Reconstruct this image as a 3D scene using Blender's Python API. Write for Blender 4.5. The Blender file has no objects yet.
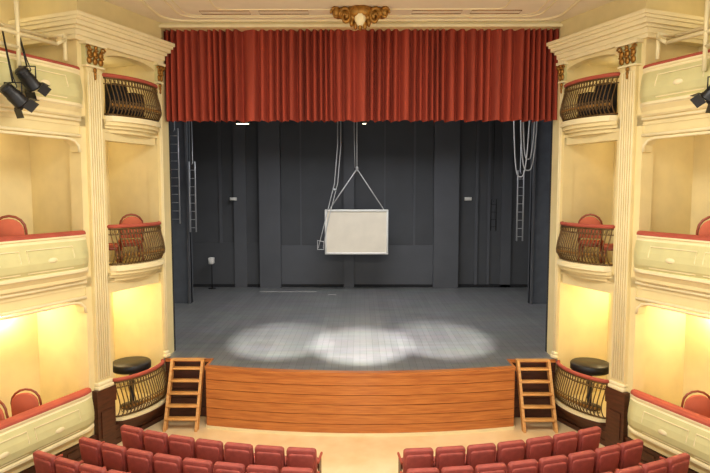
import bpy, bmesh, math, random
from mathutils import Vector, Matrix
random.seed(4)
S=bpy.context.scene
S.view_settings.view_transform='Standard'
S.view_settings.look='None'
S.view_settings.exposure=0.0

# ---------------------------------------------------------------- materials
MATS={}
def lin(c):
    return tuple(((v/255)/12.92 if v/255<=0.04045 else ((v/255+0.055)/1.055)**2.4) for v in c)+(1,)
def mat(name,rgb,rough=.6,metal=0,var=.06,scale=3,bump=0,bscale=40,emit=0,stretch=(1,1,1),rgb2=None,sheen=0,coat=0):
    m=bpy.data.materials.new(name); m.use_nodes=True
    nt=m.node_tree; N=nt.nodes; L=nt.links
    b=N['Principled BSDF']
    tc=N.new('ShaderNodeTexCoord'); mp=N.new('ShaderNodeMapping'); mp.inputs['Scale'].default_value=stretch
    L.new(tc.outputs['Object'],mp.inputs['Vector'])
    no=N.new('ShaderNodeTexNoise'); no.inputs['Scale'].default_value=scale; no.inputs['Detail'].default_value=5
    L.new(mp.outputs['Vector'],no.inputs['Vector'])
    mx=N.new('ShaderNodeMix'); mx.data_type='RGBA'
    c=lin(rgb)
    c2=lin(rgb2) if rgb2 else tuple(v*(1-2.5*var) for v in c[:3])+(1,)
    mx.inputs[6].default_value=c; mx.inputs[7].default_value=c2
    rp=N.new('ShaderNodeValToRGB'); rp.color_ramp.elements[0].position=.35; rp.color_ramp.elements[1].position=.7
    L.new(no.outputs['Fac'],rp.inputs['Fac']); L.new(rp.outputs['Color'],mx.inputs[0])
    L.new(mx.outputs[2],b.inputs['Base Color'])
    b.inputs['Roughness'].default_value=rough; b.inputs['Metallic'].default_value=metal
    if sheen:
        b.inputs['Sheen Weight'].default_value=sheen; b.inputs['Sheen Tint'].default_value=c
    if coat: b.inputs['Coat Weight'].default_value=coat
    if bump:
        n2=N.new('ShaderNodeTexNoise'); n2.inputs['Scale'].default_value=bscale
        L.new(mp.outputs['Vector'],n2.inputs['Vector'])
        bp=N.new('ShaderNodeBump'); bp.inputs['Strength'].default_value=bump
        L.new(n2.outputs['Fac'],bp.inputs['Height']); L.new(bp.outputs['Normal'],b.inputs['Normal'])
    if emit:
        b.inputs['Emission Color'].default_value=c; b.inputs['Emission Strength'].default_value=emit
    MATS[name]=m
    return m
mat('cream_plaster',(232,214,158),.75,var=.03,bump=.05)
mat('cream_inner',(232,214,160),.8,var=.03)
mat('ivory_trim',(240,226,180),.6,var=.03)
mat('box_panel',(210,203,146),.55,var=.04)
mat('flute',(206,182,118),.6,var=.05)
mat('ceiling_paint',(242,230,202),.8,var=.02)
mat('gilt',(176,126,54),.4,.65,var=.2,scale=20,bump=.3)
mat('bronze_iron',(112,86,50),.45,.5,var=.15,scale=20)
mat('red_velvet',(176,82,62),.85,var=.08,sheen=.2)
mat('chair_fabric',(200,104,74),.85,var=.08,sheen=.2)
mat('curtain_velvet',(162,62,40),.85,var=.14,scale=1.2,stretch=(6,1,.3),sheen=.1)
mat('seat_velvet',(168,80,70),.7,var=.12,scale=9,sheen=.3)
mat('dark_wood',(84,44,26),.4,var=.2,scale=4,stretch=(1,1,6))
mat('apron_wood',(198,124,60),.38,var=.2,scale=3,stretch=(.6,.6,9),rgb2=(168,94,42),coat=.2)
mat('stair_wood',(218,166,98),.45,var=.2,scale=4,stretch=(1,1,6),rgb2=(198,138,74))
mat('black_wall',(78,80,84),.8,var=.06,scale=.8)
mat('black_panel',(90,92,97),.8,var=.05,scale=1)
mat('blue_leg',(98,104,114),.8,var=.08)
mat('black_cloth',(34,35,38),.95,var=.05)
mat('black_metal',(28,28,30),.4,.3,var=.1)
mat('alu',(190,192,195),.35,.7,var=.05)
mat('white_paint',(244,242,236),.5,var=.02)
mat('screen_fabric',(242,232,212),.7,var=.03,scale=2)
mat('rope',(205,205,205),.8,var=.03)
mat('pipe_cream',(232,218,170),.45,var=.03)
mat('hall_floor',(240,216,172),.35,var=.06,scale=2,rgb2=(228,198,148))
mat('lamp_glass',(255,236,190),.4,emit=6)
mat('lens',(60,64,70),.1,.2)
mat('chair_wood',(150,70,42),.4,var=.15)
def stage_mat():
    m=bpy.data.materials.new('stage_boards'); m.use_nodes=True; nt=m.node_tree; N=nt.nodes; L=nt.links
    b=N['Principled BSDF']; tc=N.new('ShaderNodeTexCoord')
    mp=N.new('ShaderNodeMapping'); mp.inputs['Rotation'].default_value=(0,0,math.pi/2)
    L.new(tc.outputs['Object'],mp.inputs['Vector'])
    br=N.new('ShaderNodeTexBrick'); br.inputs['Scale'].default_value=1
    br.inputs['Brick Width'].default_value=3.0; br.inputs['Row Height'].default_value=.16; br.inputs['Mortar Size'].default_value=.004
    br.inputs['Color1'].default_value=lin((116,118,118)); br.inputs['Color2'].default_value=lin((106,108,109)); br.inputs['Mortar'].default_value=lin((70,73,75))
    L.new(mp.outputs['Vector'],br.inputs['Vector'])
    no=N.new('ShaderNodeTexNoise'); no.inputs['Scale'].default_value=1.2; no.inputs['Detail'].default_value=8
    mp2=N.new('ShaderNodeMapping'); mp2.inputs['Scale'].default_value=(.6,3,1)
    L.new(tc.outputs['Object'],mp2.inputs['Vector']); L.new(mp2.outputs['Vector'],no.inputs['Vector'])
    mx=N.new('ShaderNodeMix'); mx.data_type='RGBA'; mx.blend_type='OVERLAY'; mx.inputs[0].default_value=.5
    L.new(br.outputs['Color'],mx.inputs[6]); L.new(no.outputs['Color'],mx.inputs[7])
    hs=N.new('ShaderNodeHueSaturation'); hs.inputs['Saturation'].default_value=.35
    L.new(mx.outputs[2],hs.inputs['Color'])
    L.new(hs.outputs['Color'],b.inputs['Base Color'])
    b.inputs['Roughness'].default_value=.3
    MATS['stage_boards']=m
stage_mat()

# ---------------------------------------------------------------- mesh builder
class MB:
    def __init__(s,T=None):
        s.v=[];s.f=[];s.m=[];s.sm=[];s.names=[];s.T=T
    def mi(s,n):
        if n not in s.names: s.names.append(n)
        return s.names.index(n)
    def add(s,vs,fs,m,smooth=False,M=None):
        o=len(s.v)
        for p in vs:
            p=Vector(p)
            if M is not None: p=M@p
            if s.T: p=Vector(s.T(p))
            s.v.append(p)
        k=s.mi(m)
        for f in fs:
            s.f.append([i+o for i in f]); s.m.append(k); s.sm.append(smooth)
    def box(s,a,b,m,M=None):
        x0,y0,z0=a;x1,y1,z1=b
        s.add([(x0,y0,z0),(x1,y0,z0),(x1,y1,z0),(x0,y1,z0),(x0,y0,z1),(x1,y0,z1),(x1,y1,z1),(x0,y1,z1)],
              [(0,3,2,1),(4,5,6,7),(0,1,5,4),(1,2,6,5),(2,3,7,6),(3,0,4,7)],m,False,M)
    def rbox(s,a,b,m,r=.02,seg=2,M=None):
        bm=bmesh.new(); bmesh.ops.create_cube(bm,size=1)
        for v in bm.verts:
            v.co=Vector([(a[i]+b[i])/2+v.co[i]*(b[i]-a[i]) for i in range(3)])
        bmesh.ops.bevel(bm,geom=bm.edges[:],offset=r,segments=seg,affect='EDGES',profile=.5)
        s.bm(bm,m,True,M)
    def bm(s,bm,m,smooth,M=None):
        bm.verts.index_update()
        s.add([v.co.copy() for v in bm.verts],[[v.index for v in f.verts] for f in bm.faces],m,smooth,M); bm.free()
    def prism(s,out,z0,z1,m,M=None,smooth=False):
        n=len(out)
        s.add([(x,y,z0) for x,y in out]+[(x,y,z1) for x,y in out],
              [list(range(n))[::-1],list(range(n,2*n))]+[(i,(i+1)%n,n+(i+1)%n,n+i) for i in range(n)],m,smooth,M)
    def bprism(s,out,z0,z1,m,r=.02,seg=2,M=None):
        bm=bmesh.new()
        vs=[bm.verts.new((x,y,z0)) for x,y in out]
        f=bm.faces.new(vs)
        e=bmesh.ops.extrude_face_region(bm,geom=[f])
        for g in e['geom']:
            if isinstance(g,bmesh.types.BMVert): g.co.z=z1
        bm.normal_update()
        ed=[x for x in bm.edges if abs(x.verts[0].co.z-x.verts[1].co.z)<1e-6]
        bmesh.ops.bevel(bm,geom=ed,offset=r,segments=seg,affect='EDGES',profile=.5)
        s.bm(bm,m,True,M)
    def tube(s,pts,r,m,n=8,closed=False,M=None):
        pts=[Vector(p) for p in pts]; vs=[];fs=[];N=len(pts)
        prev=None
        for i,p in enumerate(pts):
            if closed: t=(pts[(i+1)%N]-pts[i-1])
            else: t=pts[min(i+1,N-1)]-pts[max(i-1,0)]
            t.normalize()
            if prev is None:
                up=Vector((0,0,1)) if abs(t.z)<.9 else Vector((1,0,0))
                a=t.cross(up).normalized()
            else:
                a=(prev-t*prev.dot(t)).normalized()
            prev=a; b=t.cross(a)
            rr=r[i] if isinstance(r,(list,tuple)) else r
            for k in range(n):
                an=2*math.pi*k/n
                vs.append(p+a*math.cos(an)*rr+b*math.sin(an)*rr)
        for i in range(N if closed else N-1):
            j=(i+1)%N
            for k in range(n):
                fs.append((i*n+k,i*n+(k+1)%n,j*n+(k+1)%n,j*n+k))
        if not closed:
            fs.append(list(range(n))[::-1]); fs.append([(N-1)*n+k for k in range(n)])
        s.add(vs,fs,m,True,M)
    def lathe(s,prof,m,n=20,M=None,cap=True):
        vs=[];fs=[]
        for r,z in prof:
            for k in range(n):
                an=2*math.pi*k/n; vs.append((r*math.cos(an),r*math.sin(an),z))
        for i in range(len(prof)-1):
            for k in range(n):
                fs.append((i*n+k,i*n+(k+1)%n,(i+1)*n+(k+1)%n,(i+1)*n+k))
        if cap:
            fs.append(list(range(n))[::-1]); fs.append([(len(prof)-1)*n+k for k in range(n)])
        s.add(vs,fs,m,True,M)
    def blob(s,c,r,m,M=None,seg=10,ring=6):
        vs=[];fs=[]
        for i in range(1,ring):
            ph=math.pi*i/ring
            for k in range(seg):
                th=2*math.pi*k/seg
                vs.append((c[0]+r[0]*math.sin(ph)*math.cos(th),c[1]+r[1]*math.sin(ph)*math.sin(th),c[2]+r[2]*math.cos(ph)))
        t=len(vs); vs.append((c[0],c[1],c[2]+r[2])); vs.append((c[0],c[1],c[2]-r[2]))
        for i in range(ring-2):
            for k in range(seg):
                fs.append((i*seg+k,i*seg+(k+1)%seg,(i+1)*seg+(k+1)%seg,(i+1)*seg+k))
        for k in range(seg):
            fs.append((t,(k+1)%seg,k)); o=(ring-2)*seg; fs.append((t+1,o+k,o+(k+1)%seg))
        s.add(vs,fs,m,True,M)
    def mesh(s,name):
        me=bpy.data.meshes.new(name)
        xs=[p.x for p in s.v];ys=[p.y for p in s.v];zs=[p.z for p in s.v]
        s.o=Vector(((min(xs)+max(xs))/2,(min(ys)+max(ys))/2,min(zs)))
        me.from_pydata([p-s.o for p in s.v],[],s.f)
        for n in s.names: me.materials.append(MATS[n])
        me.polygons.foreach_set('material_index',s.m)
        me.polygons.foreach_set('use_smooth',s.sm)
        bm=bmesh.new(); bm.from_mesh(me); bmesh.ops.recalc_face_normals(bm,faces=bm.faces[:]); bm.to_mesh(me); bm.free()
        me.update(); return me
    def done(s,name,parent=None):
        me=s.mesh(name); ob=bpy.data.objects.new(name,me); ob.location=s.o
        S.collection.objects.link(ob)
        if parent: ob.parent=parent
        return ob
def inst(name,me,M,o=Vector((0,0,0))):
    ob=bpy.data.objects.new(name,me); ob.matrix_world=M@Matrix.Translation(o); S.collection.objects.link(ob); return ob
def TR(x,y,z,rz=0,rx=0,ry=0,sc=1):
    return Matrix.Translation((x,y,z))@Matrix.Rotation(rz,4,'Z')@Matrix.Rotation(ry,4,'Y')@Matrix.Rotation(rx,4,'X')@Matrix.Scale(sc,4)

# ---------------------------------------------------------------- dimensions
HW=4.55; SZ=1.39; DEEP=10.1
K=1/math.sqrt(1+.16); U=(-.4*K,-1*K); NN=(1*K,-.4*K)
def side(sg):
    def T(p):
        s,n,z=p
        x=-HW+s*U[0]+n*NN[0]; y=s*U[1]+n*NN[1]
        return (sg*x,y,z)       # sg=1 -> left, -1 -> right
    return T
RIMS=[1.35,4.5,7.64]
CZ=9.1
SEND=10.0

# ---------------------------------------------------------------- hall shell
b=MB(); b.box((-9,-14.5,-.2),(9,-.0,0),'hall_floor'); b.done('floor')
b=MB(); b.box((-9.5,-14.5,CZ),(9.5,.5,CZ+.2),'ceiling_paint')
b.done('ceiling')
b=MB(); b.box((-9.5,.0,9.0),(9.5,.5,CZ),'cream_plaster'); b.box((-HW-.3,-.06,8.98),(HW+.3,.0,9.04),'ivory_trim'); b.done('wall_proscenium')

# ceiling mouldings
b=MB()
def cpath(hx,y0,rad,yend):
    pts=[(-hx,yend,0),(-hx,y0-rad,0)]
    for i in range(1,8):
        a=math.pi/2*i/8; pts.append((-hx+rad*(1-math.cos(a)),y0-rad+rad*math.sin(a),0))
    pts.append((-hx+rad,y0,0))
    full=pts+[(-x,y,z) for x,y,z in pts[::-1]]
    return full
for hx,y0,rad,r in ((4.35,-.18,.5,.035),(3.9,-.42,.35,.02),(3.75,-.52,.3,.012),(3.0,-.95,.2,.015)):
    b.tube([(x,y,CZ-.005) for x,y,z in cpath(hx,y0,rad,-5)],r,'ivory_trim',6)
b.done('trim_1')
b=MB()
for sx in (-1,1):
    for k in range(2):
        x0=sx*(1.1+k*1.25); x1=x0+sx*1.05
        b.tube([(x0,-.62,CZ),(x1,-.62,CZ),(x1,-.85,CZ),(x0,-.85,CZ)],.012,'gilt',6,closed=True)
b.done('trim_2')
# gilt cartouche: shell and scrolls hanging from the ceiling edge
b=MB()
Mc=Matrix.Translation((0,-1.0,CZ-.02))@Matrix.Diagonal((.95,1.1,1.35,1))
b.blob((0,0,-.06),(.34,.24,.14),'gilt',Mc)
b.blob((0,-.12,-.16),(.13,.1,.13),'ivory_trim',Mc)
for sx in (-1,1):
    for k in range(4):
        b.blob((sx*(.16+.12*k),-.08,-.12+.02*k),(.1,.07,.09),'gilt',Mc)
        b.blob((sx*(.1+.13*k),.12,-.06),(.08,.1,.06),'gilt',Mc)
    pts=[]
    for i in range(22):
        a=i*.42; r=.14*(1-i/26); pts.append((sx*(.32+r*math.cos(a)),-.14,-.14+r*math.sin(a)))
    b.tube(pts,.03,'gilt',6,M=Mc)
    pts=[]
    for i in range(16):
        a=i*.45; r=.1*(1-i/22); pts.append((sx*(.54+r*math.cos(a)),-.12,-.09+r*math.sin(a)))
    b.tube(pts,.024,'gilt',6,M=Mc)
for k in range(7):
    a=math.pi*(k+.5)/7
    b.blob((.24*math.cos(a),-.1,-.13-.15*math.sin(a)),(.05,.06,.07),'gilt',Mc)
b.done('ceiling_cartouche')

# ---------------------------------------------------------------- sides
def wall_side(sg,label):
    T=side(sg); b=MB(T)
    b.box((.1,-1.6,0),(SEND,-1.5,CZ),'cream_inner')
    for i,r in enumerate(RIMS):
        zf=r-.88
        b.box((.1,-1.5,zf-.2),(SEND,-.0,zf),'cream_inner')
        b.box((.2,-.25,zf-.42),(SEND,-.02,zf-.2) if i else (SEND,-.02,zf-.2),'cream_plaster')
    for s0,s1 in ((.0,.12),(1.8,2.2),(5.3,5.7),(8.8,9.2)):
        b.box((s0 if s0 else .05,-1.5,0),(s1,-.05,8.2),'cream_inner')
    b.box((0,-.3,0),(.14,.0,8.2),'cream_plaster')
    b.box((1.68,-.3,0),(2.3,.0,8.2),'cream_plaster')
    b.box((5.2,-.3,0),(5.8,.0,CZ),'cream_plaster')
    b.box((8.7,-.3,0),(9.3,.0,CZ),'cream_plaster')
    out=[(.14,8.2)]
    for i in range(11):
        a=math.pi*(1-i/10); out.append((.91+.77*math.cos(a),7.95+.17*math.sin(a)))
    out+= [(1.68,8.2)]
    vs=[(s,-.2,z) for s,z in out]+[(s,-.0,z) for s,z in out]; n=len(out)
    b.add(vs,[list(range(n)),list(range(n,2*n))[::-1]]+[(i,(i+1)%n,n+(i+1)%n,n+i) for i in range(n)],'cream_plaster')
    b.done('wall_'+label)
    # wainscot
    b=MB(T)
    b.box((0,0.0,0),(SEND,.05,.38),'dark_wood')
    b.box((0,0.0,.33),(SEND,.07,.4),'dark_wood')
    b.box((0,0.0,0),(SEND,.08,.1),'dark_wood')
    s=.1
    while s<SEND-.6:
        b.box((s,.05,.14),(s+.5,.065,.29),'dark_wood'); s+=.58
    b.done('baseboard_'+label)
    # entablature
    b=MB(T)
    for z0,z1,o in ((8.18,8.26,.08),(8.26,8.36,.11),(8.36,8.42,.16),(8.42,8.5,.24),(8.5,8.56,.29),(8.56,8.63,.33)):
        b.box((-o*.4,-1.5,z0),(2.36+o*.6,o,z1),'ivory_trim')
    b.box((-.02,-1.5,8.63),(2.3,.04,CZ),'cream_plaster')
    b.done('trim_3')
    # pilasters
    b=MB(T)
    def capital(s0,s1,n0,z0,z1):
        w=(s1-s0); c=(s0+s1)/2
        b.box((s0-.02,-.02,z0-.03),(s1+.02,n0+.03,z0),'ivory_trim')
        b.box((s0,-.02,z0),(s1,n0,z1-.06),'box_panel')
        b.box((s0-.05,-.02,z1-.06),(s1+.05,n0+.07,z1),'ivory_trim')
        kk=max(2,int(w/.11))
        for row in range(2):
            for k in range(kk):
                cx=s0+w*(k+.5)/kk
                zc=z0+.06+row*.13
                b.blob((cx,n0+.02+row*.01,zc+.03),(w/kk*.45,.035,.075),'gilt',seg=8,ring=5)
                b.blob((cx,n0+.055+row*.01,zc+.095),(w/kk*.38,.03,.025),'gilt',seg=8,ring=5)
        for sx in (-1,1):
            pts=[]
            for i in range(14):
                a=i*.5; r=.06*(1-i/18)
                pts.append((c+sx*(w*.42+r*math.cos(a)),n0+.05,z1-.13+r*math.sin(a)))
            b.tube(pts,.018,'gilt',6)
        b.blob((c,n0+.05,z1-.1),(.04,.03,.05),'gilt',seg=8,ring=5)
        for k in range(3):
            b.blob((c,n0+.01,z0-.08-.07*k),(.045-.01*k,.025,.05),'gilt',seg=8,ring=5)
    def pilaster(s0,s1,z0,z1,n1,fl):
        w=(s1-s0)
        b.box((s0,-.01,z0),(s1,n1,z1),'cream_plaster')
        b.box((s0+.03,-.01,z0+.22),(s1-.03,n1+.004,z1-.12),'flute')
        for k in range(fl+1):
            cx=s0+.03+(w-.06)*k/fl
            b.rbox((cx-.014,n1-.01,z0+.2),(cx+.014,n1+.025,z1-.1),'ivory_trim',.006,1)
        b.rbox((s0-.03,-.01,z0),(s1+.03,n1+.06,z0+.08),'ivory_trim',.02,2)
        b.rbox((s0-.02,-.01,z0+.08),(s1+.02,n1+.04,z0+.15),'ivory_trim',.02,2)
    pilaster(1.82,2.16,1.3,7.72,.08,5)
    capital(1.78,2.2,.11,7.74,8.18)
    pilaster(.01,.12,1.42,7.72,.03,1)
    capital(.0,.16,.05,7.76,8.18)
    b.box((1.74,-.01,.98),(2.24,.14,1.3),'dark_wood')
    b.box((1.76,-.01,.0),(2.22,.12,1.0),'dark_wood')
    b.box((1.84,-.01,.3),(2.14,.14,.85),'dark_wood')
    b.done('pilaster')
    b=MB(T)
    for s0 in (5.35,8.85):
        b.box((s0,0,0),(s0+.3,.1,CZ-.01),'cream_plaster')
        for k in range(5):
            b.rbox((s0+.03+k*.06-.014,.09,1.5),(s0+.03+k*.06+.014,.122,7.6),'ivory_trim',.006,1)
    b.done('pilaster')
    # small balconies
    A0,A1=.14,1.68
    def nc(s,off=0,base=.26):
        u=min(1,max(0,(s-A0)/(A1-A0)))
        return (base)*math.sin(math.pi*u)**.6+off
    for i,r in enumerate(RIMS):
        r=r+(.0,.08,.0)[i]
        zf=r-.84
        par=bpy.data.objects.new('box_balcony',None); S.collection.objects.link(par)
        b=MB(T)
        for z0,z1,o in ((zf-.03,zf+.03,.07),(zf-.08,zf-.03,.09),(zf-.16,zf-.08,.03),(zf-.22,zf-.16,-.04),(zf-.3,zf-.22,-.12)):
            out=[(A0,-.02)]
            for k in range(25):
                s=A0+(A1-A0)*k/24; out.append((s,max(.0,nc(s,o if 0<k<24 else min(o,.03)))))
            out.append((A1,-.02))
            b.prism(out,z0,z1,('ivory_trim' if o>.05 else 'cream_plaster') if i else ('ivory_trim' if o==.07 else 'dark_wood'))
        b.done('slab',par)
        b=MB(T)
        path=[(A0+(A1-A0)*k/30) for k in range(31)]
        b.tube([(s,nc(s,-.03),r-.0) for s in path],.042,'red_velvet',8)
        b.tube([(s,nc(s,-.03),r-.05) for s in path],.022,'bronze_iron',6)
        b.tube([(s,nc(s,-.015),r-.17) for s in path],.012,'bronze_iron',6)
        b.tube([(s,nc(s,.0),zf+.06) for s in path],.02,'bronze_iron',6)
        nb=21
        for k in range(nb):
            s=A0+.03+(A1-A0-.06)*k/(nb-1)
            pts=[]
            for j in range(9):
                v=j/8; z=r-.05-(r-.05-zf-.04)*v
                o=-.03+.11*math.sin(math.pi*v**1.6)*(1)+.02*v
                pts.append((s,nc(s,o) if nc(s)>0.02 else .02+max(0,o),z))
            b.tube(pts,.0125,'bronze_iron',5)
        for k in range(nb-1):
            s=A0+.03+(A1-A0-.06)*(k+.5)/(nb-1)
            cpt=nc(s,-.015)
            ring=[(s+.03*math.cos(a*math.pi/4),cpt,r-.11+.045*math.sin(a*math.pi/4)) for a in range(8)]
            b.tube(ring,.007,'bronze_iron',4,closed=True)
            cpt=nc(s,.085)
            ring=[(s+.03*math.cos(a*math.pi/4),cpt,zf+.25+.09*math.sin(a*math.pi/4)) for a in range(8)]
            b.tube(ring,.009,'bronze_iron',4,closed=True)
            b.blob((s,cpt,zf+.25),(.018,.012,.035),'gilt',seg=6,ring=4)
        b.done('railing',par)
    # large box fronts
    prof=[(-.14,-.86,'box_panel'),(-.14,-.03,'red_velvet'),(-.12,.02,'red_velvet'),(-.04,.045,'red_velvet'),(.06,.04,'red_velvet'),(.12,.01,'red_velvet'),
          (.13,-.03,'ivory_trim'),(.13,-.06,'ivory_trim'),(.10,-.08,'ivory_trim'),(.10,-.11,'ivory_trim'),(.13,-.13,'box_panel'),(.17,-.22,'box_panel'),
          (.22,-.34,'box_panel'),(.245,-.46,'box_panel'),(.23,-.58,'box_panel'),(.17,-.67,'ivory_trim'),(.21,-.69,'ivory_trim'),(.21,-.73,'ivory_trim'),
          (.17,-.76,'cream_plaster'),(.12,-.84,'cream_plaster'),(.12,-.9,'ivory_trim'),(.08,-.93,'cream_plaster'),(.02,-.95,'cream_plaster'),(.02,-.95,'cream_plaster'),(-.14,-.95,'box_panel')]
    for (s0,s1) in ((2.3,5.2),(5.8,8.7)):
        for i,r in enumerate(RIMS):
            b=MB(T)
            ss=[];
            for k in range(9): ss.append(s0+.3*k/8)
            for k in range(9): ss.append(s1-.3*(8-k)/8)
            vs=[];P=len(prof)
            for s in ss:
                d=min(s-s0,s1-s)/.3; d=min(1,d); kf=.45+.55*math.sin(d*math.pi/2)
                for (n,z,m) in prof: vs.append((s,n*kf if n>0 else n,r+z))
            for j in range(P):
                fs=[]
                for q in range(len(ss)-1):
                    jj=(j+1)%P
                    fs.append((q*P+j,q*P+jj,(q+1)*P+jj,(q+1)*P+j))
                b.add(vs,fs,prof[j][2],True)
            b.add([vs[j] for j in range(P)],[list(range(P))],'box_panel')
            b.add([vs[(len(ss)-1)*P+j] for j in range(P)],[list(range(P))],'box_panel')
            for (a0,a1) in ((s0+.45,s0+1.4),(s0+1.55,s1-.4)):
                b.tube([(a0,.185,r-.22),(a1,.185,r-.22),(a1,.235,r-.40),(a1,.2,r-.62),(a0,.2,r-.62),(a0,.235,r-.40)],.012,'ivory_trim',5,closed=True)
                b.blob(((a0+a1)/2,.245,r-.43),(.1,.02,.05),'ivory_trim')
            o=b.done('theater_box_front')
            wn=o.modifiers.new('es','EDGE_SPLIT'); wn.split_angle=math.radians(40)
            if i:
                b=MB(T)
                zl=r-1.3
                b.rbox((s0,-.03,zl-.0),(s1,.05,zl+.06),'ivory_trim',.015,1)
                b.rbox((s0,-.03,zl+.3),(s1,.06,zl+.36),'ivory_trim',.015,1)
                pts=[(s0+.04,.02,zl-.28),(s0+.06,.02,zl-.16),(s0+.16,.02,zl-.07),(s0+.3,.02,zl-.04),(s1-.3,.02,zl-.04),(s1-.16,.02,zl-.07),(s1-.06,.02,zl-.16),(s1-.04,.02,zl-.28)]
                b.tube(pts,.03,'ivory_trim',6)
                for q in (1,-1):
                    base=s0 if q==1 else s1
                    out=[(base,zl-.3),(base+q*.05,zl-.28),(base+q*.07,zl-.16),(base+q*.16,zl-.07),(base+q*.3,zl-.04),(base+q*.3,zl),(base,zl)]
                    n=len(out)
                    b.add([(s,-.2,z) for s,z in out]+[(s,.0,z) for s,z in out],[list(range(n)),list(range(n,2*n))]+[(k,(k+1)%n,n+(k+1)%n,n+k) for k in range(n)],'cream_plaster')
                b.done('trim_4')
wall_side(1,'left'); wall_side(-1,'right')

# ---------------------------------------------------------------- stage
def fy(x):
    return -.74-.40*(1-(x/3.42)**2)
out=[(-7.2,DEEP),(-7.2,.6),(-HW,.6),(-HW,-.0),(-HW-.04,-.12),(-3.42,-.12)]
xs=[-3.42+6.84*k/32 for k in range(33)]
out+=[(x,fy(x)) for x in xs]
out+=[(3.42,-.12),(HW+.04,-.12),(HW,.0),(HW,.6),(7.2,.6),(7.2,DEEP)]
b=MB(); b.prism(out,SZ-.06,SZ,'stage_boards'); b.done('stage_floor')
b=MB()
inner=[(x,fy(x)+.06) for x in xs]
b.prism([(-3.38,-.1)]+inner+[(3.38,-.1)],0,SZ-.06,'dark_wood')
b.box((-HW+.0,-.1,0),(HW-.0,.0,SZ-.06),'dark_wood')
segs=[[(-3.42,-.12),(-3.42,-.74)],[(x,fy(x)) for x in xs],[(3.42,-.74),(3.42,-.12)]]
np_=6; ph=(SZ-.1)/np_
def strip(pts,z0,z1,th,m):
    n=len(pts); vs=[]
    for i,p in enumerate(pts):
        a=Vector(pts[max(i-1,0)]);c=Vector(pts[min(i+1,n-1)]); t=(c-a).normalized(); nr=Vector((t.y,-t.x))
        q=Vector(p)
        o=q+nr*th
        vs+= [(q.x,q.y,z0),(q.x,q.y,z1),(o.x,o.y,z1),(o.x,o.y,z0)]
    fs=[(0,1,2,3),((n-1)*4,(n-1)*4+1,(n-1)*4+2,(n-1)*4+3)]
    for i in range(n-1):
        for k in range(4):
            kk=(k+1)%4
            fs.append((i*4+k,i*4+kk,i*4+4+kk,i*4+4+k))
    b.add(vs,fs,m)
for k in range(np_):
    z0=.04+k*ph
    for sgm in segs: strip(sgm,z0+.006,z0+ph-.006,.03,'apron_wood')
for sgm in segs:
    strip(sgm,SZ-.06,SZ+.012,.05,'apron_wood'); strip(sgm,0,.06,.05,'ivory_trim')
for sx in (-1,1):
    for k in range(np_):
        z0=.04+k*ph
        a,c=(sx*3.42,sx*(HW+.0)); 
        b.box((min(a,c),-.14,z0+.006),(max(a,c),-.1,z0+ph-.006),'dark_wood')
    b.box((min(a,c),-.15,SZ-.06),(max(a,c),-.1,SZ+.01),'apron_wood')
vs=[];fs=[]
for i,x in enumerate(xs): vs+=[(x,fy(x),SZ+.006),(x,fy(x)+.14,SZ+.006),(x,fy(x)+.14,SZ-.01),(x,fy(x),SZ-.01)]
for i in range(len(xs)-1):
    for k in range(4): fs.append((i*4+k,i*4+(k+1)%4,i*4+4+(k+1)%4,i*4+4+k))
b.add(vs,fs,'apron_wood')
b.done('stage_apron')

# stairs
for sx in (-1,1):
    b=MB()
    x0,x1=(3.6,4.36)
    yb,yt=-.94,-.24
    X=lambda x:sx*x
    for xx in (x0,x1-.06):
        a=(X(xx));c=X(xx+.06)
        vs=[(a,yb-.06,0),(a,yb+.1,0),(a,yt+.04,SZ+.03),(a,yt-.12,SZ+.03),(c,yb-.06,0),(c,yb+.1,0),(c,yt+.04,SZ+.03),(c,yt-.12,SZ+.03)]
        b.add(vs,[(0,1,2,3),(7,6,5,4),(0,4,5,1),(1,5,6,2),(2,6,7,3),(3,7,4,0)],'stair_wood')
    for k in range(5):
        z=SZ*(k+1)/5.6+.0; y=yb+(yt-yb)*(z/SZ)
        b.rbox((min(X(x0+.02),X(x1-.02)),y-.12,z-.02),(max(X(x0+.02),X(x1-.02)),y+.05,z+.02),'stair_wood',.008,1)
    b.box((min(X(x0),X(x1)),yt-.1,SZ+.015),(max(X(x0),X(x1)),yt+.06,SZ+.045),'stair_wood')
    b.done('wooden_stairs')

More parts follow.
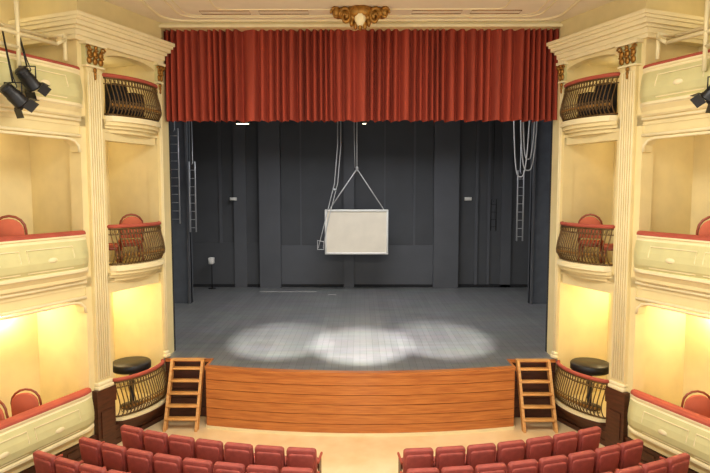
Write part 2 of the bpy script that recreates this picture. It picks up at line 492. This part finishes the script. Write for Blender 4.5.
# stage box
b=MB()
b.box((-7.2,DEEP,0),(7.2,DEEP+.2,9.6),'black_wall')
for x,w,d in ((-5.65,.12,.05),(-4.85,.5,.12),(-3.62,.85,.3),(-2.4,.06,.04),(-.45,.42,.25),(1.0,.06,.04),(2.2,.08,.05),(3.45,1.0,.3),(4.7,.12,.08),(5.2,.1,.06),(5.9,.4,.1)):
    b.box((x-w/2,DEEP-d,SZ),(x+w/2,DEEP+.01,9.6),'black_panel')
b.box((-3.2,DEEP-.08,SZ),(3.0,DEEP+.01,3.1),'black_panel')
b.box((-7.0,DEEP-.06,SZ),(-4.0,DEEP+.01,3.2),'black_wall')
b.box((-7.0,DEEP-.1,SZ),(7,DEEP+.01,SZ+.12),'black_cloth')
b.done('wall_back')
for sx,l in ((-1,'stage_left'),(1,'stage_right')):
    b=MB(); x=sorted((sx*6.85,sx*7.2)); b.box((x[0],.6,0),(x[1],DEEP,9.6),'black_wall')
    for y in (2,4.5,8.2): 
        xx=sorted((sx*6.7,sx*6.9)); b.box((xx[0],y,SZ),(xx[1],y+.4,9.4),'black_panel')
    b.done('wall_'+l)
    b=MB(); x=sorted((sx*(HW+.0),sx*7.2)); b.box((x[0],.5,0),(x[1],.62,9.6),'black_cloth')
    x=sorted((sx*(HW),sx*(HW+.25))); b.box((x[0],.0,SZ),(x[1],.5,9.0),'cream_plaster'); b.done('proscenium_jamb')
    b=MB(); x=sorted((sx*5.9,sx*6.84)); b.box((x[0],6.6,SZ),(x[1],6.75,9.3),'blue_leg')
    x=sorted((sx*5.9,sx*5.98)); b.box((x[0],6.5,SZ),(x[1],6.85,9.3),'black_panel')
    b.done('stage_masking_flat')
b=MB(); b.box((-7.2,.5,9.6),(7.2,DEEP+.2,9.7),'black_cloth'); b.done('ceiling_stage')
for y,z in ((3.6,7.35),(7.2,7.9)):
    b=MB(); vs=[];fs=[]; n=240
    for i in range(n+1):
        x=-6.7+13.4*i/n; yy=y+.04*math.sin(i*.9)
        vs+=[(x,yy,z),(x,yy,9.6)]
    for i in range(n): fs.append((2*i,2*i+2,2*i+3,2*i+1))
    b.add(vs,fs,'black_cloth',True); b.done('border_drape')

# red valance
b=MB(); vs=[];fs=[]; n=1000; nz=10
ph_=0; phs=[]
for i in range(n+1):
    ph_+= (1+.25*math.sin(i*.021)+.3*math.sin(i*.047+1)+.2*math.sin(i*.11))*.31; phs.append(ph_)
for i in range(n+1):
    x=-HW+.01+(2*HW-.02)*i/n
    for j in range(nz+1):
        v=j/nz; z=9.04-(9.04-6.93)*v
        amp=(.085+.045*v)*(1+.2*math.sin(i*.033+2))
        q=math.sin(phs[i]+.2*math.sin(v*2+i*.02)); q=q-.2*math.cos(2*phs[i])
        yy=.26+amp*q+.014*math.sin(phs[i]*.37+v*3)
        if j==nz: z+=.015*math.sin(phs[i]*.5)
        vs.append((x,yy,z))
for i in range(n):
    for j in range(nz):
        a=i*(nz+1)+j; fs.append((a,a+1,a+nz+2,a+nz+1))
b.add(vs,fs,'curtain_velvet',True); b.done('curtain_valance')

# screen
b=MB(); sy=9.0
x0,x1=-1.32,1.05; z0,z1=2.9,4.54
b.box((x0,sy-.02,z0),(x1,sy+.02,z1),'screen_fabric')
for a,c in (((x0-.04,sy-.05,z0-.05),(x1+.04,sy+.04,z0+.03)),((x0-.04,sy-.05,z1-.03),(x1+.04,sy+.04,z1+.05)),((x0-.04,sy-.05,z0),(x0+.03,sy+.04,z1)),((x1-.03,sy-.05,z0),(x1+.04,sy+.04,z1))):
    b.rbox(a,c,'white_paint',.012,1)
top=(-.12,sy,6.15)
for k,xx in enumerate((x0+.1,x1-.1)):
    b.tube([(xx,sy,z1),top],.022,'rope',6)
b.tube([top,(-.12,sy,9.6)],.022,'rope',6)
b.tube([(-.2,sy,6.2),(-.26,sy,9.6)],.014,'rope',6)
b.blob((-.12,sy,6.15),(.07,.05,.1),'alu')
b.done('projection_screen')
# pair of lifting ropes beside the screen, meeting a small pulley frame
b=MB()
for dx in (-.06,.06):
    b.tube([(-1.52+dx*1.6,8.9,3.1),(-1.35+dx,8.9,3.9),(-.92+dx,8.9,5.6),(-.8+dx,8.9,7.0),(-.78+dx,8.9,9.6)],.018,'rope',6)
b.tube([(-1.64,8.9,3.05),(-1.4,8.9,3.05),(-1.4,8.9,3.35),(-1.64,8.9,3.4)],.02,'rope',6,closed=True)
b.blob((-.98,8.9,5.35),(.09,.05,.05),'alu')
b.done('hoist_rope')

def ladder(x,y,z0,z1,w,m='alu',dy=0):
    b=MB()
    for k in (-1,1): b.rbox((x+k*w/2-.02,y-.03,z0),(x+k*w/2+.02,y+.03,z1),m,.006,1)
    z=z0+.15
    while z<z1-.05:
        b.tube([(x-w/2,y,z),(x+w/2,y,z)],.014,m,6); z+=.28
    b.tube([(x,y,z1-.1),(x,y+.1,z1-.02),(x,y+.05,9.6)],.012,m,6)
    b.done('aluminium_ladder')
ladder(-6.25,6.2,4.2,7.4,.28); ladder(-5.72,6.4,3.9,6.3,.2); ladder(5.45,6.4,3.6,6.0,.2,'alu')
ladder(5.05,8.6,1.4+2.4,5.0,.2,'black_metal')
b=MB()
for x0_,x1_,zb in ((4.75,5.35,5.75),(4.95,5.6,5.95),(5.05,5.5,6.3)):
    pts=[]
    for i in range(21):
        u=i/20; pts.append((x0_+(x1_-x0_)*u,5+.05*math.sin(u*6),zb+(9.6-zb)*abs(2*u-1)**3.2))
    b.tube(pts,.02,'rope',6)
b.done('hanging_cable')
for x,d_ in ((-5.1,.13),(4.35,.005)):
    b=MB(); b.rbox((x-.14,DEEP-.08-d_,4.92),(x+.14,DEEP-d_,5.05),'white_paint',.01,1); b.done('emergency_light')
b=MB(); b.rbox((-6.05,9.5,2.4),(-5.85,9.75,2.65),'white_paint',.02,1); b.tube([(-5.95,9.65,SZ),(-5.95,9.65,2.45)],.02,'black_metal',6); b.lathe([(.15,SZ),(.15,SZ+.02),(.02,SZ+.04)],'black_metal',12,TR(-5.95,9.65,0)); b.done('white_box_stand')  # small white box on a thin black stand, exact kind left open
b=MB(); b.box((-3.9,8.9,SZ+.001),(-1.7,8.95,SZ+.004),'white_paint'); b.box((-1.2,8.3,SZ+.001),(-.9,8.34,SZ+.004),'white_paint'); b.done('floor_tape')
for x,w_ in ((-3.35,.2),(.12,.08)):
    b=MB(); y=3.3; z=7.22
    b.rbox((x-w_,y-.08,z),(x+w_,y+.08,z+.14),'black_metal',.02,1); b.box((x-w_+.03,y-.05,z-.012),(x+w_-.03,y+.05,z),'lamp_glass')
    b.tube([(x,y,z+.12),(x,y,9.6)],.012,'black_metal',6); b.done('work_light')

# ---------------------------------------------------------------- seats
b=MB()
def rounded(w,h0,h1,r,cr=.04):
    o=[(-w/2,h0),(w/2,h0),(w/2,h1-r)]
    for i in range(1,7):
        a=math.pi/2*i/6; o.append((w/2-r+r*math.cos(a),h1-r+r*math.sin(a)))
    for i in range(0,6):
        a=math.pi/2+math.pi/2*i/6; o.append((-w/2+r+r*math.cos(a),h1-r+r*math.sin(a)))
    o.append((-w/2,h1-r)); return o
Mb=TR(0,-.20,.0,rx=math.radians(90)+math.radians(8))
b.bprism(rounded(.52,.36,.92,.06),-.05,.05,'seat_velvet',.025,3,Mb)
b.bprism(rounded(.44,.44,.84,.05),.03,.075,'seat_velvet',.02,2,Mb)
b.bprism(rounded(.44,.44,.84,.05),-.085,-.03,'seat_velvet',.03,2,Mb)
b.rbox((-.23,-.16,.38),(.23,.26,.5),'seat_velvet',.04,3)
for sx in (-1,1):
    b.rbox((sx*.265-.02,-.2,.58),(sx*.265+.02,.2,.63),'red_velvet',.015,2)
    b.box((sx*.265-.012,-.14,0.0),(sx*.265+.012,.1,.58),'dark_wood')
    b.box((sx*.265-.02,-.2,0),(sx*.265+.02,.16,.03),'black_metal')
seat_me=b.mesh('theater_seat'); so=b.o
lims=[4.9,5.0,5.45,5.85,6.1,6.4]
for k in range(6):
    R=10.05+.72*k; yc=6.55
    ph0=.70/R; step=.548/R
    a=ph0+step/2
    while True:
        x=R*math.sin(a)
        if x+.28>lims[k]: break
        for sg in (-1,1):
            xx=sg*x; yy=yc-R*math.cos(a)
            M=TR(xx,yy,0,rz=sg*a)
            inst('theater_seat',seat_me,M,so)
        a+=step

# ---------------------------------------------------------------- box furniture
b=MB()
b.rbox((-.2,-.2,.42),(.2,.2,.49),'chair_fabric',.03,2)
Mb=TR(0,-.2,0,rx=math.radians(90+6))
b.bprism(rounded(.38,.55,.95,.18),-.02,.03,'chair_fabric',.015,2,Mb)
arc=[(-.19,-.2,.45),(-.2,-.215,.7)]+[(-.2*math.cos(math.pi*i/8),-.24,.78+.2*math.sin(math.pi*i/8)) for i in range(9)]+[(.2,-.215,.7),(.19,-.2,.45)]
b.tube(arc,.018,'chair_wood',8)
for sx in (-1,1):
    b.tube([(sx*.17,.17,.43),(sx*.18,.19,0)],[.02,.014],'chair_wood',8)
    b.tube([(sx*.18,-.19,.45),(sx*.19,-.24,0)],[.02,.014],'chair_wood',8)
b.rbox((-.19,-.19,.38),(.19,.19,.43),'chair_wood',.01,1)
ch_me=b.mesh('box_chair'); cho=b.o
def chair(sg,s,n,z,rot,sc=1.2):
    p=side(sg)((s,n,z))
    inst('box_chair',ch_me,TR(p[0],p[1],z,rz=rot,sc=sc),cho)
for sg in (1,-1):
    r0=[r-.88 for r in RIMS]
    chair(sg,.6,-.45,r0[1],sg*.5,1.2); chair(sg,1.2,-.5,r0[1],sg*-1.3,1.12)
    chair(sg,3.42,-.45,r0[1],sg*.3,1.28); chair(sg,4.4,-.5,r0[1],sg*-.4,1.2)
    chair(sg,3.15,-.55,r0[0],sg*.2,1.22); chair(sg,3.68,-.42,r0[0],sg*-.3,1.22); chair(sg,6.5,-.5,r0[0],sg*-.8)
for sg in (1,-1):
    p=side(sg)((.85,-.3,0)); z=RIMS[0]-.88
    b=MB(); M=TR(p[0],p[1],z)
    b.lathe([(.25,0),(.25,.03),(.05,.06),(.05,.8),(.38,.84),(.43,.88),(.43,1.0),(.4,1.03)],'black_metal',28,M)
    b.done('black_round_table')
    z=RIMS[2]-.88
    for q,s in enumerate((.6,1.1)):
        b=MB(side(sg)); b.rbox((s-.17,-.4,z),(s+.17,-.08,z+.68+.12*q),'black_cloth',.02,1)
        b.lathe([(.12,0),(.1,.02),(.03,.03)],'black_metal',14,Matrix.Translation((s,-.075,z+.4))@Matrix.Rotation(-math.pi/2,4,'X'))
        b.done('loudspeaker')

# ---------------------------------------------------------------- rig pipes and lamps on upper boxes
def spotlight(b,P,aim,s=1.0):
    d=Vector(aim).normalized(); q=d.to_track_quat('Z','Y').to_matrix().to_4x4()
    M=Matrix.Translation(P)@q@Matrix.Scale(s,4)
    b.lathe([(.05,-.2),(.09,-.19),(.1,-.05),(.12,.0),(.12,.14),(.13,.15),(.13,.18)],'black_metal',18,M)
    b.lathe([(.11,.181),(.11,.185)],'lens',18,M)
    for k in range(5): b.lathe([(.108,-.16+.03*k),(.112,-.15+.03*k),(.108,-.14+.03*k)],'black_metal',18,M,cap=False)
    for k in range(4):
        Mk=M@Matrix.Rotation(k*math.pi/2,4,'Z')@Matrix.Translation((0,.13,.18))@Matrix.Rotation(math.radians(-30),4,'X')
        b.box((-.1,-.004,0),(.1,.004,.15),'black_metal',Mk)
for sg in (1,-1):
    T=side(sg); r=RIMS[2]
    b=MB(T)
    pl=[((3.0,.28,r+.28),(5.1,.28,r+.28)),((2.75,.2,r+.05),(2.75,.2,r+.5)),((3.75,.28,r-.35),(3.75,.28,r+1.3)),((3.75,.28,r+.05),(5.1,.28,r+.05)),((2.75,.2,r+.42),(3.0,.28,r+.28)),((2.6,-.2,r+.5),(5.1,-.2,r+.5)),((3.75,.28,r+.28),(3.75,-.2,r+.5)),((2.75,.2,r+.5),(2.75,-.2,r+.5))]
    for a,c in pl: b.tube([a,c],.036,'pipe_cream',8)
    b.done('lighting_pipe_rail')
    lamps=((3.72,.42,7.18,.3),(4.02,.46,6.86,.6)) if sg==1 else ((4.1,.44,6.92,.5),)
    for (s,n,z,q) in lamps:
        p=Vector(T((s,n,z)))
        b=MB()
        spotlight(b,p,(sg*.6*q,.6,-.6),1.0)
        top_=Vector(T((s,.28,r+.25)))
        b.tube([p+Vector((-.14,0,0)),p+Vector((-.14,0,.2)),p+Vector((.14,0,.2)),p+Vector((.14,0,0))],.012,'black_metal',6)
        b.tube([p+Vector((0,0,.2)),top_],.014,'black_metal',6)
        b.tube([p+Vector((-sg*.05,0,-.02)),p+Vector((sg*.12,-.1,.12)),p+Vector((sg*.03,-.05,.3)),top_],.01,'black_metal',6)
        b.done('stage_spotlight')

# ---------------------------------------------------------------- lights
def light(kind,loc,power,color=(1,.85,.6),size=.1,aim=None,angle=40,blend=.2,name='lamp',sy=None):
    l=bpy.data.lights.new(name,kind); l.energy=power; l.color=color
    if kind=='AREA':
        l.size=size
        if sy: l.shape='RECTANGLE'; l.size_y=sy
    else: l.shadow_soft_size=size
    if kind=='SPOT': l.spot_size=math.radians(angle); l.spot_blend=blend
    o=bpy.data.objects.new(name,l); o.location=loc
    if aim is not None: o.rotation_euler=(Vector(aim)-Vector(loc)).to_track_quat('-Z','Y').to_euler()
    S.collection.objects.link(o); return o
for sg in (1,-1):
    T=side(sg)
    for s,i,pw in ((3.0,0,66),(.95,0,50),(3.4,1,9),(.95,1,7),(6.8,0,30),(6.8,1,15),(3.4,2,8),(.95,2,6)):
        z=RIMS[i]+2.02 if i<2 else 8.0
        if i==2 and s>2: z=8.9
        nn_=-1.25 if i==0 else -1.05
        p=T((s,nn_,z))
        b=MB(); b.lathe([(.05,-.06),(.09,-.03),(.1,.0),(.1,.03)],'lamp_glass',16,TR(p[0],p[1],z+.02))
        b.lathe([(.12,.03),(.12,.05)],'gilt',16,TR(p[0],p[1],z+.02)); b.done('box_ceiling_lamp')
        light('POINT',(p[0],p[1],z-(.4 if i==0 else .12)),pw,(1,.84,.55),.06,name='box_lamp_light')
for i,(x,y) in enumerate(((-2.05,1.5),(0.05,1.05),(2.15,1.6))):
    light('SPOT',(x*1.1,-6.0,8.7),(12500,20000,12500)[i],(1,.97,.9),.05,aim=(x,y,SZ),angle=17,blend=.7,name='front_spot')
light('AREA',(0,-6.5,8.9),760,(1,.95,.86),4,aim=(0,-6.5,0),name='house_light')
light('AREA',(0,5,9.3),620,(.98,.98,1),6,aim=(0,5,0),name='stage_work_light',sy=4)
w=bpy.data.worlds.new('W'); S.world=w; w.use_nodes=True
w.node_tree.nodes['Background'].inputs[0].default_value=(1,.96,.89,1); w.node_tree.nodes['Background'].inputs[1].default_value=1.65

# ---------------------------------------------------------------- camera
cam=bpy.data.cameras.new('cam'); cam.lens=580/710*36; cam.sensor_width=36
co=bpy.data.objects.new('camera',cam); S.collection.objects.link(co)
co.location=(0,-13.4,5.32); co.rotation_euler=(math.radians(90-4.53),0,math.radians(.5))
S.camera=co
